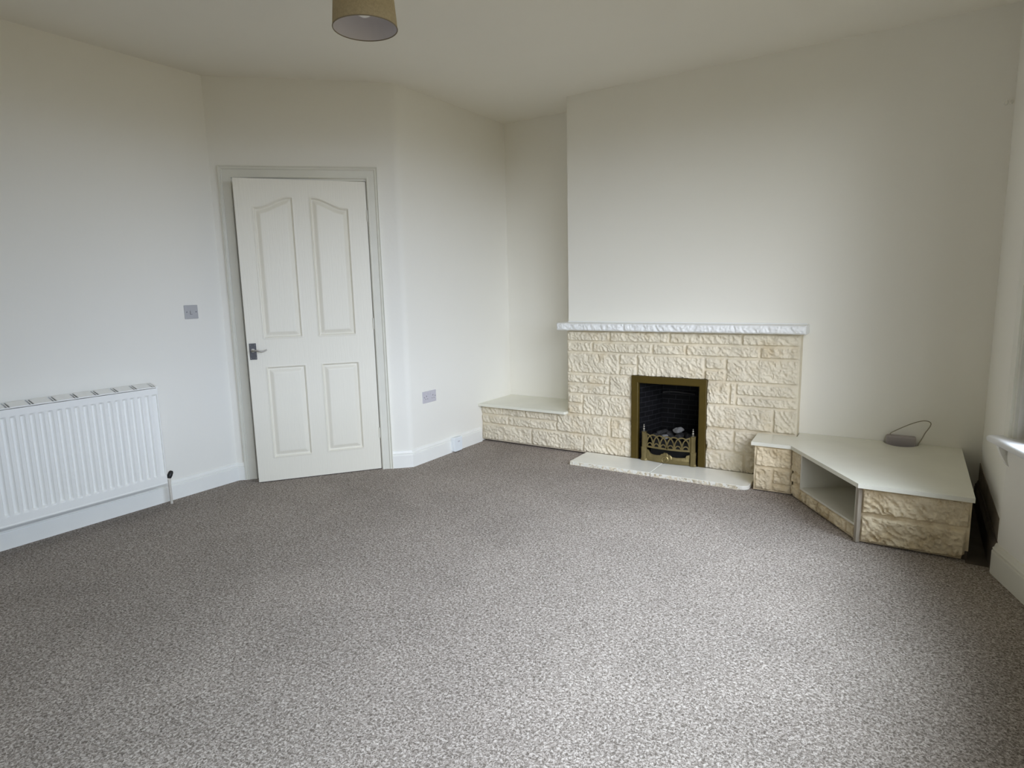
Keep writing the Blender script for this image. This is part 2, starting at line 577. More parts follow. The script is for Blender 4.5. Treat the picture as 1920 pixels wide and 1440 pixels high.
# chimney breast with the opening for the fire
bm = bmesh.new()
FX0, FX1, FZ1 = -1.615, -1.155, 0.600
box(bm, X_CB, FX0, Y_CB, Y_REC + T, 0, H)
box(bm, FX1, X_R + T, Y_CB, Y_REC + T, 0, H)
box(bm, FX0, FX1, Y_CB, Y_REC + T, FZ1, H)
box(bm, FX0, FX1, Y_REC + 0.02, Y_REC + T, 0, FZ1)
tag(link_mesh('wall_fireplace', bm, M['wall']), 'broad white chimney breast wall above the stone fireplace', 'wall', kind='structure')
wall('wall_right', [(X_R, Y_CB), (PW.x, PW.y), (PW.x + T, PW.y + 0.05), (X_R + T, Y_CB)],
     'short white wall between the corner unit and the window')
WTX = WT * math.tan(math.radians(8.75))
for k, (p, d, ln) in enumerate(BAY):
    mw = facet_mtx(p, d)
    s0, s1 = (0.15 if k == 0 else 0.062), ln - 0.062
    e0, e1 = (0.0 if k == 0 else WTX), (0.0 if k == 2 else WTX)
    bm = bmesh.new()
    if k == 0:
        prism(bm, [(0, 0), (0.058, 0), (0.058, -WT), (-e0, -WT)], 0, H, mw)
        box(bm, 0.058, s0, -WT, -0.045, 0, H, mw)
        box(bm, 0.058, s0, -0.045, 0, 0, WIN_Z0 - 0.03, mw)
        box(bm, 0.058, s0, -0.045, 0, WIN_Z1, H, mw)
    else:
        prism(bm, [(0, 0), (s0, 0), (s0, -WT), (-e0, -WT)], 0, H, mw)
    prism(bm, [(s1, 0), (ln, 0), (ln + e1, -WT), (s1, -WT)], 0, H, mw)
    box(bm, s0, s1, -WT, 0, 0, WIN_Z0 - 0.03, mw)
    box(bm, s0, s1, -WT, 0, WIN_Z1, H, mw)
    tag(link_mesh('wall_bay', bm, M['wall']), ('white painted bay wall holding the window at the right edge', 'white painted middle wall of the bay beside the viewer',
        'white painted far wall of the bay behind the viewer')[k], 'wall', kind='structure')
wall('wall_side', [PWE[:2], (PWE.x, Y_BK), (PWE.x + T, Y_BK), (PWE.x + T, PWE.y - 0.02)], 'white painted wall behind the viewer on the right')
wall('wall_back', [(X_L - T, Y_BK), (PWE.x + T, Y_BK), (PWE.x + T, Y_BK - T), (X_L - T, Y_BK - T)],
     'white painted wall behind the viewer')
# dim hall behind the ajar door
bm = bmesh.new()
Mh = M_DOORWALL
box(bm, -0.5, 1.08, -1.5, -1.4, 0, H, Mh)
box(bm, -0.16, -0.08, -1.4, -T - 0.001, 0, H, Mh)
box(bm, 1.0, 1.08, -1.4, -T - 0.001, 0, H, Mh)
tag(link_mesh('wall_hall', bm, M['wall']), 'white painted walls of the dim hall beyond the door', 'wall', kind='structure')

# ------------------------------------------------------------------ skirting boards
SK_PROF = [(0, 0), (0.019, 0), (0.019, 0.087), (0.018, 0.090), (0.0125, 0.0925), (0.0125, 0.095), (0.0165, 0.0965), (0.0165, 0.101), (0.0115, 0.105),
           (0.0085, 0.114), (0.0055, 0.120), (0.0, 0.121)]
def skirting(name, path, label, zscale=1.0, side=1, mat='gloss'):
    """path: wall-face points; the profile stands to the right of travel (side=1)."""
    b = bmesh.new()
    P = [Vector((p[0], p[1], 0)) for p in path]
    rings = []
    for i, p in enumerate(P):
        ns = []
        for a, c in ((i - 1, i), (i, i + 1)):
            if 0 <= a and c < len(P):
                d = (P[c] - P[a]).normalized()
                ns.append(Vector((d.y, -d.x, 0)) * side)
        n = ns[0] if len(ns) == 1 else (ns[0] + ns[1]).normalized() / max(0.3, (ns[0] + ns[1]).normalized().dot(ns[0]))
        rings.append([b.verts.new((p.x + n.x * d, p.y + n.y * d, z * zscale)) for d, z in SK_PROF])
    m = len(SK_PROF)
    for r0, r1 in zip(rings, rings[1:]):
        for k in range(m):
            b.faces.new((r0[k], r0[(k + 1) % m], r1[(k + 1) % m], r1[k]))
    b.faces.new(rings[0])
    b.faces.new(rings[-1][::-1])
    return tag(link_mesh(name, b, M[mat]), label, 'skirting board', kind='structure')

ARCH_L, ARCH_R = 0.050, 1.047
skirting('baseboard_left', [(X_L, Y_BK), (X_L, PB.y - 0.0), (M_DOORWALL @ Vector((ARCH_L, 0, 0)))[:2]],
         'white moulded skirting board running under the radiator')
skirting('baseboard_corner', [(M_DOORWALL @ Vector((ARCH_R, 0, 0)))[:2], PC[:2], (X_S, 4.085)],
         'white moulded skirting board turning from door frame to stone ledge', 1.03)
skirting('baseboard_gap', [(X_R, Y_CB), (PW.x, PW.y + 0.02)], 'skirting board coloured dark as shadow in the gap beside the corner unit', 1.09, mat='shadow_board')  # skirting coloured dark to paint in the gap's shadow
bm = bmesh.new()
box(bm, 0.262, X_R - 0.021, PW.y + 0.06, Y_CB - 0.001, 0.0, 0.003)  # thin dark sheet stands in for shadow on the floor
tag(link_mesh('gap_shadow_floor', bm, M['shadow_board']), 'dark strip painted as floor shadow in the gap beside the corner unit', 'shadow strip', kind='structure')
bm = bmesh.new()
box(bm, X_R - 0.0035, X_R - 0.0005, PW.y + 0.045, Y_CB - 0.001, 0.1325, 0.232)  # brown sheet stands in for shadow above the skirting
tag(link_mesh('gap_shadow_wall', bm, M['shadow_wall']), 'brown sheet painted as shadow low on the wall in the gap beside the corner unit', 'shadow patch', kind='structure')
skirting('baseboard_right', [(PW.x, PW.y + 0.02), PW[:2], BAY[1][0][:2], BAY[2][0][:2], PWE[:2], (PWE.x, Y_BK)],
         'cream moulded skirting board below the window', 1.09, mat='frame')
skirting('baseboard_back', [(PWE.x, Y_BK), (X_L, Y_BK)], 'white skirting board behind the viewer')

# ------------------------------------------------------------------ door frame (lining + architrave)
bm = bmesh.new()
IN0, IN1, INZ = DS0 + 0.012, DS1 - 0.004, 1.984
AW = 0.076
prof = [(0.0, 0.0), (0.0, 0.013), (0.004, 0.016), (0.010, 0.016), (0.012, 0.013), (0.050, 0.014), (0.053, 0.019), (0.058, 0.021), (0.061, 0.017),
        (0.066, 0.018), (0.071, 0.024), (0.076, 0.023), (0.076, 0.0)]
i0, i1 = ARCH_L + AW, ARCH_R - AW
nodes = []
for w, t in prof:
    pass
rings = []
for node in range(4):
    rg = []
    for w, t in prof:
        if node == 0:
            c = (i0 - w, t, 0)
        elif node == 1:
            c = (i0 - w, t, INZ + 0.014 + w)
        elif node == 2:
            c = (i1 + w, t, INZ + 0.014 + w)
        else:
            c = (i1 + w, t, 0)
        rg.append(bm.verts.new(M_DOORWALL @ Vector(c)))
    rings.append(rg)
for a, b in zip(rings, rings[1:]):
    for k in range(len(prof)):
        k2 = (k + 1) % len(prof)
        bm.faces.new((a[k], a[k2], b[k2], b[k]))
bm.faces.new(rings[0])
bm.faces.new(rings[-1])
# lining boards with a stop bead set back behind the door
box(bm, DS0, IN0, -T, 0.002, 0, DZ1, M_DOORWALL)
box(bm, IN1, DS1, -T, 0.002, 0, DZ1, M_DOORWALL)
box(bm, DS0, DS1, -T, 0.002, INZ, DZ1 + 0.001, M_DOORWALL)
box(bm, IN0, IN0 + 0.014, -T, -0.048, 0, INZ, M_DOORWALL)
box(bm, IN1 - 0.014, IN1, -T, -0.048, 0, INZ, M_DOORWALL)
box(bm, IN0, IN1, -T, -0.048, INZ - 0.014, INZ, M_DOORWALL)
tag(link_mesh('trim_1', bm, M['frame']), 'cream moulded door frame around the white panelled door', 'door frame', kind='structure')

# ------------------------------------------------------------------ door leaf
ANG = math.radians(8.4)
HG = M_DOORWALL @ Vector((0.9628, 0.003, 0))
e_leaf = (-ED * math.cos(ANG) + ND * math.sin(ANG))     # hinge -> free edge
n_leaf = Vector((-e_leaf.y, e_leaf.x, 0))
if n_leaf.dot(ND) < 0:
    n_leaf = -n_leaf
DW, DH, DT = 0.815, 1.974, 0.040
FE = HG + e_leaf * DW
ex = -e_leaf                                            # s = 0 at the free edge
M_LEAF = frame_mtx(Vector((FE.x, FE.y, 0.006)), ex, n_leaf)

def ogee(sa, sb, za, zb, n=18):
    out = []
    for k in range(n + 1):
        t = k / n
        q = min(1.0, max(0.0, (t - 0.08) / 0.84))
        q = q * q * (3 - 2 * q)
        out.append((sa + (sb - sa) * t, za + (zb - za) * q))
    return out

def seg_dist(U, V, poly):
    d = np.full(U.shape, 9.0)
    inside = np.zeros(U.shape, bool)
    n = len(poly)
    for i in range(n):
        (ax, ay), (bx, by) = poly[i], poly[(i + 1) % n]
        dx, dy = bx - ax, by - ay
        L2 = dx * dx + dy * dy + 1e-12
        t = np.clip(((U - ax) * dx + (V - ay) * dy) / L2, 0, 1)
        d = np.minimum(d, np.hypot(U - ax - t * dx, V - ay - t * dy))
        cond = ((ay > V) != (by > V)) & (U < (bx - ax) * (V - ay) / (by - ay + 1e-12) + ax)
        inside ^= cond
    return np.where(inside, d, -d)

PANELS = [
    [(0.107, 0.964), (0.346, 0.964)] + ogee(0.107, 0.346, 1.796, 1.862)[::-1],
    [(0.454, 0.964), (0.694, 0.964)] + [(0.801 - s, z) for s, z in ogee(0.107, 0.347, 1.796, 1.862)],
    [(0.109, 0.160), (0.351, 0.160), (0.351, 0.772), (0.109, 0.772)],
    [(0.459, 0.163), (0.700, 0.163), (0.700, 0.772), (0.459, 0.772)],
]
def door_height(U, V):
    Z = np.zeros(U.shape)
    for poly in PANELS:
        d = seg_dist(U, V, poly)
        prof_x = [-0.006, 0.0, 0.004, 0.008, 0.013, 0.017, 0.036, 0.040, 0.9]
        prof_y = [0.0, 0.0026, -0.0015, -0.0100, -0.0115, -0.0105, -0.0012, -0.0004, -0.0004]
        Z = np.where(d > -0.006, np.interp(d, prof_x, prof_y), Z)
    return Z

bm = bmesh.new()
relief_sheet(bm, FE + Vector((0, 0, 0.006)), ex, Vector((0, 0, 1)), n_leaf, 0, DW, 0, DH, 0.0042, door_height, back=DT)
box(bm, 0.001, DW - 0.001, -DT, -0.016, 0.001, DH - 0.001, M_LEAF)
leaf = tag(link_mesh('door_1', bm, M['door'], smooth=True, angle=25), 'white four panel door with arched upper panels standing slightly ajar', 'door', kind='structure')

def door_furniture(sign):
    b = bmesh.new()
    y0, y1 = (0.0, 0.006) if sign > 0 else (-DT - 0.006, -DT)
    box(b, 0.013, 0.055, y0, y1, 0.828, 0.934, M_LEAF)
    plate = link_mesh('handle_plate', b, M['steel'], leaf, bevel=0.0015)
    tag(plate, 'dark steel plate')
    b = bmesh.new()
    yb = y1 if sign > 0 else y0
    s = sign
    tube(b, [M_LEAF @ Vector((0.034, yb - 0.002 * s, 0.888)), M_LEAF @ Vector((0.034, yb + 0.012 * s, 0.888))], 0.0125, 16)
    tube(b, [M_LEAF @ Vector((0.034, yb + 0.008 * s, 0.888)), M_LEAF @ Vector((0.034, yb + 0.040 * s, 0.888))], 0.0075, 12)
    pts = smooth_path([M_LEAF @ Vector(q) for q in ((0.026, yb + 0.037 * s, 0.888), (0.040, yb + 0.040 * s, 0.8885), (0.060, yb + 0.041 * s, 0.889),
                                                   (0.080, yb + 0.041 * s, 0.884), (0.098, yb + 0.040 * s, 0.8835), (0.112, yb + 0.038 * s, 0.888), (0.120, yb + 0.036 * s, 0.8935))], 5)
    rad = [0.0070 - 0.0032 * (i / (len(pts) - 1)) for i in range(len(pts))]
    tube(b, pts, 0.006, 10, rad)
    tag(link_mesh('handle_lever', b, M['steel_lever'], plate, smooth=True), 'satin metal lever with curled end')
    b = bmesh.new()
    for sz in (0.838, 0.924):
        for ss in (0.019, 0.049):
            lathe(b, [(0.0022, 0.0), (0.0020, 0.0012), (0.0, 0.0016)], 10,
                  M_LEAF @ Matrix.Translation(Vector((ss, yb, sz))) @ Matrix.Rotation(-math.pi / 2 * s, 4, 'X'))
    link_mesh('screw', b, M['steel_lever'], plate)
door_furniture(1)
door_furniture(-1)
for hz in (0.23, 1.0, 1.72):
    b = bmesh.new()
    tube(b, [HG + Vector((0, 0, hz)) + n_leaf * 0.004, HG + Vector((0, 0, hz + 0.075)) + n_leaf * 0.004], 0.0042, 10)
    link_mesh('hinge', b, M['frame'], leaf, smooth=True)

# ------------------------------------------------------------------ window at the right edge
WIN_LAB = ('white framed window with board at the right edge of the room', 'wide white framed window in the middle of the bay', 'white framed window in the bay behind the viewer')
for kf, (pf, d, ln) in enumerate(BAY):
    mw = facet_mtx(pf, d)
    s0, s1 = (0.15 if kf == 0 else 0.062), ln - 0.062
    wroot = empty('window_%d' % (kf + 1), mw @ Vector((s0, 0, WIN_Z0)), WIN_LAB[kf], 'window', kind='structure')
    bm = bmesh.new()
    SW = s1 - s0
    # casing strip on the wall face, reveal lining, sash
    if kf == 0:
        box(bm, 0.004, 0.040, 0.0, 0.022, WIN_Z0, WIN_Z1 + 0.05, mw)
        box(bm, 0.040, 0.056, 0.0, 0.012, WIN_Z0, WIN_Z1 + 0.05, mw)
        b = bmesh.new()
        box(b, 0.0585, s0 - 0.0005, -0.0445, -0.034, WIN_Z0, WIN_Z1, mw)  # post in a darker grey than the frame
        tag(link_mesh('window_post', b, M['post'], wroot), 'grey post beside the casing')
    else:
        box(bm, s0 - 0.050, s0 + 0.006, 0.0, 0.020, WIN_Z0, WIN_Z1 + 0.05, mw)
    box(bm, s1 - 0.006, s1 + 0.050, 0.0, 0.020, WIN_Z0, WIN_Z1 + 0.05, mw)
    box(bm, s0 + 0.006, s1 - 0.006, 0.0, 0.020, WIN_Z1, WIN_Z1 + 0.05, mw)
    box(bm, s0, s0 + 0.012, -0.065, 0.0, WIN_Z0, WIN_Z1, mw)
    box(bm, s1 - 0.012, s1, -0.065, 0.0, WIN_Z0, WIN_Z1, mw)
    box(bm, s0, s1, -0.065, 0.0, WIN_Z1 - 0.012, WIN_Z1, mw)
    link_mesh('window_frame', bm, M['frame'], wroot)
    n_bay = 1 if ln < 1.5 else 2
    bw = (SW - 0.024) / n_bay
    for k in range(n_bay):
        a = s0 + 0.012 + bw * k
        c = a + bw
        b = bmesh.new()
        for x0, x1, z0, z1 in ((a, a + 0.028, WIN_Z0, WIN_Z1 - 0.012), (c - 0.028, c, WIN_Z0, WIN_Z1 - 0.012), (a + 0.028, c - 0.028, WIN_Z0, WIN_Z0 + 0.04),
                               (a + 0.028, c - 0.028, WIN_Z1 - 0.042, WIN_Z1 - 0.012)):
            box(b, x0, x1, -0.055, -0.025, z0, z1, mw)
        sash = link_mesh('window_sash', b, M['gloss'], wroot, bevel=0.003)
        b = bmesh.new()
        box(b, a + 0.024, c - 0.024, -0.042, -0.038, WIN_Z0 + 0.036, WIN_Z1 - 0.038, mw)
        link_mesh('window_pane', b, M['glass'], sash)
    # window board with a bullnose front and rounded end
    bm = bmesh.new()
    SB0, SB1, DP = (-0.022 if kf == 0 else 0.0), (s1 + 0.062 if kf < 2 else s1 + 0.03), 0.078
    zt, th = 0.606, 0.030
    ends = []
    for k in range(9):
        a = math.pi / 2 - math.pi * k / 8
        ends.append((DP - th / 2 + th / 2 * math.cos(a), zt - th / 2 + th / 2 * math.sin(a)))
    sect = [(-0.02, zt)] + ends + [(-0.02, zt - th)]
    prev = None
    stations = [(SB0, 0.30), (SB0 + 0.004, 0.62), (SB0 + 0.010, 0.86), (SB0 + 0.018, 1.0), (SB1, 1.0)]
    for s, sc in stations:
        dd = DP * (1 - (1 - sc) * 0.16)
        rg = []
        for y, z in sect:
            yy = y if y < 0 else y * dd / DP
            zz = zt - th / 2 + (z - zt + th / 2) * (0.25 + 0.75 * sc)
            rg.append(bm.verts.new(mw @ Vector((s, max(yy, -0.0005) if yy <= 0 else yy, zz))))
        if prev:
            for k in range(len(rg)):
                k2 = (k + 1) % len(rg)
                bm.faces.new((prev[k], prev[k2], rg[k2], rg[k]))
        else:
            bm.faces.new(rg)
        prev = rg
    bm.faces.new(prev[::-1])
    box(bm, (0.059 if kf == 0 else s0), s1, -0.044 if kf == 0 else -0.065, -0.001, zt - th + 0.001, zt - 0.0005, mw)
    if kf == 0:
        box(bm, s0, s1, -0.065, -0.044, zt - th + 0.001, zt - 0.0005, mw)
    sill = link_mesh('window_sill', bm, M['sill'], wroot, smooth=True, angle=50)
    # little bracket and the apron board below the window board
    bm = bmesh.new()
    prism(bm, [(0.0, 0.576), (0.044, 0.576), (0.042, 0.555), (0.033, 0.532), (0.023, 0.512), (0.010, 0.490), (0.0, 0.478)], 0.0, 0.022,
          mw @ Matrix(((0, 0, 1, 0.0), (1, 0, 0, 0.0), (0, 1, 0, 0), (0, 0, 0, 1))))
    link_mesh('sill_bracket', bm, M['gloss'], wroot)
    bm = bmesh.new()
    ap = [(0.030, 0.576), (0.030, 0.530)] + [(0.030 + 0.065 * (1 - math.cos(t * math.pi / 2 / 6)), 0.530 - 0.055 * math.sin(t * math.pi / 2 / 6)) for t in range(1, 7)] + [(s1, 0.455), (s1, 0.576)]
    prism(bm, ap, 0.0, 0.014, mw @ Matrix(((1, 0, 0, 0), (0, 0, 1, 0), (0, 1, 0, 0), (0, 0, 0, 1))))
    link_mesh('sill_apron', bm, M['wall'], wroot)
    # sky portal for the window opening
    pl = bpy.data.lights.new('sky_portal', 'AREA')
    pl.shape = 'RECTANGLE'
    pl.size, pl.size_y = SW, WIN_Z1 - WIN_Z0
    pl.cycles.is_portal = True
    po = bpy.data.objects.new('sky_portal', pl)
    COL.objects.link(po)
    cpt = mw @ Vector(((s0 + s1) / 2, -WT - 0.01, (WIN_Z0 + WIN_Z1) / 2))
    po.matrix_world = frame_mtx(cpt, d, Vector((0, 0, 1)), d.cross(Vector((0, 0, 1))))
    if (po.matrix_world.to_3x3() @ Vector((0, 0, -1))).dot(Vector((d.y, -d.x, 0))) < 0:
        po.matrix_world = frame_mtx(cpt, -d, Vector((0, 0, 1)), (-d).cross(Vector((0, 0, 1))))

# ------------------------------------------------------------------ stone fireplace
EX, EY, EZ = Vector((1, 0, 0)), Vector((0, 1, 0)), Vector((0, 0, 1))
fp = empty('stone_fireplace', (-1.4, 4.15, 0), 'cream rock-faced stone fireplace with white mantel shelf and low side ledge', 'fireplace')
YJ = 4.120                       # plane of the joints
SX0, SX1, SZ1 = -2.170, -0.568, 0.936
r1, r2, r3, r4, r5, r6, r7 = 0.855, 0.776, 0.616, 0.462, 0.303, 0.150, 0.016
B = []
def row(xs, z0, z1):
    for a, b in zip(xs, xs[1:]):
        B.append((a, b, z0, z1))
row([SX0, -1.827, -1.385, -0.913, SX1], r1, SZ1)
row([SX0, -1.963, -1.507, -1.273, -0.801, SX1], r2, r1)
B += [(SX0, -1.751, r3, r2), (-1.751, -1.617, 0.694, r2), (-1.751, -1.617, r3, 0.694), (-1.617, -1.145, r3, r2), (-1.145, -1.008, 0.694, r2), (-1.145, -1.008, r3, 0.694), (-1.008, SX1, r3, r2)]
B += [(SX0, -1.829, 0.540, r3), (SX0, -1.829, r4, 0.540), (-1.829, -1.62, r4, r3), (-1.15, -0.980, r4, r3), (-0.980, -0.939, r4, r3), (-0.939, SX1, 0.532, r3), (-0.939, SX1, r4, 0.532)]
B += [(SX0, -2.043, 0.386, r4), (SX0, -2.043, r5, 0.386), (-2.043, -1.62, r5, r4), (-1.15, -0.708, r5, r4), (-0.708, SX1, r5, r4)]
B += [(-2.268, -1.819, r6, r5), (-1.819, -1.62, r6, r5), (-1.15, -0.947, r6, r5), (-0.947, -0.76, r6, r5), (-0.76, SX1, r6, r5)]
B += [(-2.978, -2.496, r7, r6), (-2.496, -2.039, r7, r6), (-2.039, -1.62, r7, r6), (-1.15, -0.870, r7, r6), (-0.87, SX1, r7, r6)]
PL = [(-2.978, -2.552, 0.228, 0.298), (-2.552, -2.268, 0.228, 0.298), (-2.978, -2.716, r6, 0.228), (-2.716, -2.268, r6, 0.228)]
hole = (-1.650, -1.120, -0.1, 0.629)
bm = bmesh.new()
org = Vector((0, YJ, 0))
relief_sheet(bm, org, EX, EZ, -EY, SX0, SX1, 0.299, SZ1, 0.0046, lambda u, v: blocks_height(u, v, B, seed=3), holes=[hole], back=0.0895)
relief_sheet(bm, org, EX, EZ, -EY, -2.976, SX1, 0.013, 0.299, 0.0050, lambda u, v: blocks_height(u, v, B + PL, seed=3), holes=[hole], back=0.0895)
# body of the low ledge in the recess
box(bm, -2.976, X_CB - 0.002, YJ + 0.07, Y_REC - 0.001, 0.0, 0.297)
stonework = link_mesh('stonework', bm, M['stone'], fp, smooth=True, angle=60, recalc=True)
# mantel shelf: two lengths of white painted rock-faced stone
bm = bmesh.new()
MX0, MX1, MZ0, MZ1, MY = -2.232, -0.535, 0.938, 0.992, 4.068
def mantel_h(u, v):
    d = np.minimum(np.minimum(u - MX0, MX1 - u), np.minimum(v - MZ0, MZ1 - v))
    d = np.minimum(d, np.abs(u + 1.70) + 0.001)
    s = np.clip(d / 0.008, 0, 1)
    return s * np.clip(0.004 + 0.018 * (rock(u, v, 21) - 0.1), 0.001, 0.022)
relief_sheet(bm, Vector((0, MY, 0)), EX, EZ, -EY, MX0, MX1, MZ0, MZ1, 0.0048, mantel_h, back=0.006)
box(bm, MX0, MX1, MY + 0.005, Y_CB - 0.002, MZ0, MZ1)
box(bm, X_CB, MX1 - 0.012, Y_CB - 0.014, Y_CB - 0.002, MZ1, MZ1 + 0.006)
tag(link_mesh('mantel_shelf', bm, M['mantel'], fp, smooth=True, angle=50), 'white painted rough-edged mantel shelf')
bm = bmesh.new()
prism(bm, [(-2.977, 4.062), (-2.178, 4.062), (-2.166, 4.070), (-2.166, YJ - 0.0), (X_CB - 0.001, YJ + 0.06), (X_CB - 0.001, Y_REC - 0.001), (-2.977, Y_REC - 0.001)], 0.300, 0.321)
tag(link_mesh('ledge_top', bm, M['slab'], fp, bevel=0.003), 'smooth cream slab on the low side ledge')

# hearth: two polished slabs
hr = empty('hearth', (-1.4, 3.95, 0), 'low cream stone hearth of two slabs in front of the fire', 'hearth')
HZ = 0.028
def hearth_slab(pts, ledge):
    b = bmesh.new()
    prism(b, pts, 0.002, HZ)
    s = link_mesh('hearth_slab', b, M['hearth_slab'], hr, bevel=0.003)
    b = bmesh.new()
    x0, x1 = ledge
    def hh(u, v):
        return 0.0012 + 0.006 * np.clip(rock(u * 1.5, v * 1.5, 31), -0.3, 1.2)
    relief_sheet(b, Vector((0, 3.812, 0)), EX, EZ, -EY, x0, x1, 0.001, HZ - 0.002, 0.0035, hh, back=0.004)
    tag(link_mesh('stone_edge', b, M['stone_edge'], s, smooth=True, angle=50), 'rough chipped stone front edge')
YHB = 4.090
hearth_slab([(-1.997, 3.808), (-1.404, 3.808), (-1.404, YHB), (-2.000, YHB)], (-1.997, -1.404))
rc = 0.045
cornr = [(-0.781 - rc + rc * math.sin(t * math.pi / 12), 3.808 + rc - rc * math.cos(t * math.pi / 12)) for t in range(0, 7)]
hearth_slab([(-1.400, 3.808)] + cornr + [(-0.781, YHB), (-1.400, YHB)], (-1.400, -0.83))

# ------------------------------------------------------------------ gas fire set in the stone
gf = empty('gas_fire', (-1.385, 4.10, HZ), 'brass framed gas fire with black firebox set in the stone fireplace', 'gas fire')
bm = bmesh.new()
GX0, GX1, GZ0, GZ1, GI = -1.648, -1.122, HZ + 0.0005, 0.627, 0.050
gy0, gy1 = 4.086, 4.122
def fr_ring(off, y):
    return [bm.verts.new((x, y, z)) for x, z in ((GX0 + off, GZ0), (GX0 + off, GZ1 - off), (GX1 - off, GZ1 - off), (GX1 - off, GZ0))]
rgs = [fr_ring(0, gy1), fr_ring(0, gy0 + 0.002), fr_ring(0.003, gy0), fr_ring(GI - 0.006, gy0 + 0.001), fr_ring(GI, gy0 + 0.006), fr_ring(GI, gy1)]
for a, b in zip(rgs, rgs[1:] + rgs[:1]):
    for k in range(3):
        bm.faces.new((a[k], a[k + 1], b[k + 1], b[k]))
bm.faces.new([r[0] for r in rgs])
bm.faces.new([r[3] for r in rgs][::-1])
tag(link_mesh('brass_frame', bm, M['brass_dull'], gf), 'dull brass frame')
# firebox: splayed sides, sloping back
bm = bmesh.new()
f0 = [(-1.600, 4.112), (-1.170, 4.112)]
ins = [(-1.600, 4.112, 0.030), (-1.600, 4.112, 0.585), (-1.170, 4.112, 0.585), (-1.170, 4.112, 0.030)]
bk_ = [(-1.535, 4.40, 0.030), (-1.510, 4.36, 0.555), (-1.260, 4.36, 0.555), (-1.235, 4.40, 0.030)]
va = [bm.verts.new(p) for p in ins]
vb = [bm.verts.new(p) for p in bk_]
va2 = [bm.verts.new((p[0] + (-0.012 if p[0] < -1.4 else 0.012), p[1], p[2] + (0.010 if p[2] > 0.3 else -0.028))) for p in ins]
vb2 = [bm.verts.new((p[0] + (-0.012 if p[0] < -1.4 else 0.012), p[1] + 0.012, p[2] + (0.010 if p[2] > 0.3 else -0.028))) for p in bk_]
for q in range(4):
    q2 = (q + 1) % 4
    bm.faces.new((va[q], va[q2], vb[q2], vb[q]))
    bm.faces.new((va2[q], vb2[q], vb2[q2], va2[q2]))
    bm.faces.new((va[q], va2[q], va2[q2], va[q2]))
bm.faces.new(vb)
bm.faces.new(vb2[::-1])
tag(link_mesh('firebox', bm, M['soot'], gf), 'black sooty brick-lined firebox')
# coal tray and burner
bm = bmesh.new()
box(bm, -1.520, -1.235, 4.135, 4.335, 0.030, 0.172)
link_mesh('coal_tray', bm, M['black'], gf, bevel=0.004)
bm = bmesh.new()
tube(bm, smooth_path([(-1.505, 4.335, 0.48), (-1.44, 4.345, 0.487), (-1.33, 4.350, 0.482), (-1.27, 4.345, 0.478)], 4), 0.006, 8)
link_mesh('flue_bar', bm, M['coal'], gf, smooth=True)
# fret: six pointed arches interlaced, bowed slightly forward
YF = 4.082
def bow(x):
    t = (x + 1.374) / 0.155
    return YF - 0.020 * (1 - min(1.0, t * t))
fret = bmesh.new()
def strip(bmx, pts2, w, th=0.006, close=False):
    """flat bar along (x,z) points, bowed in plan"""
    n = len(pts2)
    rg = []
    for i, (x, z) in enumerate(pts2):
        a, c = pts2[max(0, i - 1)], pts2[min(n - 1, i + 1)]
        dx, dz = c[0] - a[0], c[1] - a[1]
        L_ = math.hypot(dx, dz) or 1
        nx, nz = -dz / L_ * w / 2, dx / L_ * w / 2
        y = bow(x)
        rg.append([bmx.verts.new(p) for p in ((x + nx, y - th, z + nz), (x - nx, y - th, z - nz), (x - nx, y, z - nz), (x + nx, y, z + nz))])
    for a, c in zip(rg, rg[1:]):
        for k in range(4):
            bmx.faces.new((a[k], a[(k + 1) % 4], c[(k + 1) % 4], c[k]))
    bmx.faces.new(rg[0])
    bmx.faces.new(rg[-1][::-1])
x0, x1 = -1.526, -1.222
pitch = (x1 - x0) / 6
zb, zt_ = 0.132, 0.214
xs = [x0 + (x1 - x0) * k / 24 for k in range(25)]
strip(fret, [(x, zb) for x in xs], 0.013)
for k in range(7):                       # round arches two bays wide cross each other and leave pointed openings
    cx = x0 + pitch * k
    pts = []
    for q in range(25):
        th = math.pi * q / 24
        x = cx + pitch * math.cos(th)
        if x0 - 0.001 <= x <= x1 + 0.001:
            pts.append((x, zb + 0.088 * math.sin(th) ** 0.85))
    strip(fret, pts, 0.0085)
for k in range(6):                       # little half rounds along the foot
    cx = x0 + pitch * (k + 0.5)
    strip(fret, [(cx + pitch * 0.40 * math.cos(math.pi * q / 8), zb + 0.003 + 0.026 * math.sin(math.pi * q / 8)) for q in range(9)], 0.008)
for xx in (x0, x1):
    strip(fret, [(xx, zb - 0.006), (xx, zt_ + 0.012)], 0.010)
tag(link_mesh('fret', fret, M['brass'], gf), 'pierced brass front of pointed arches')
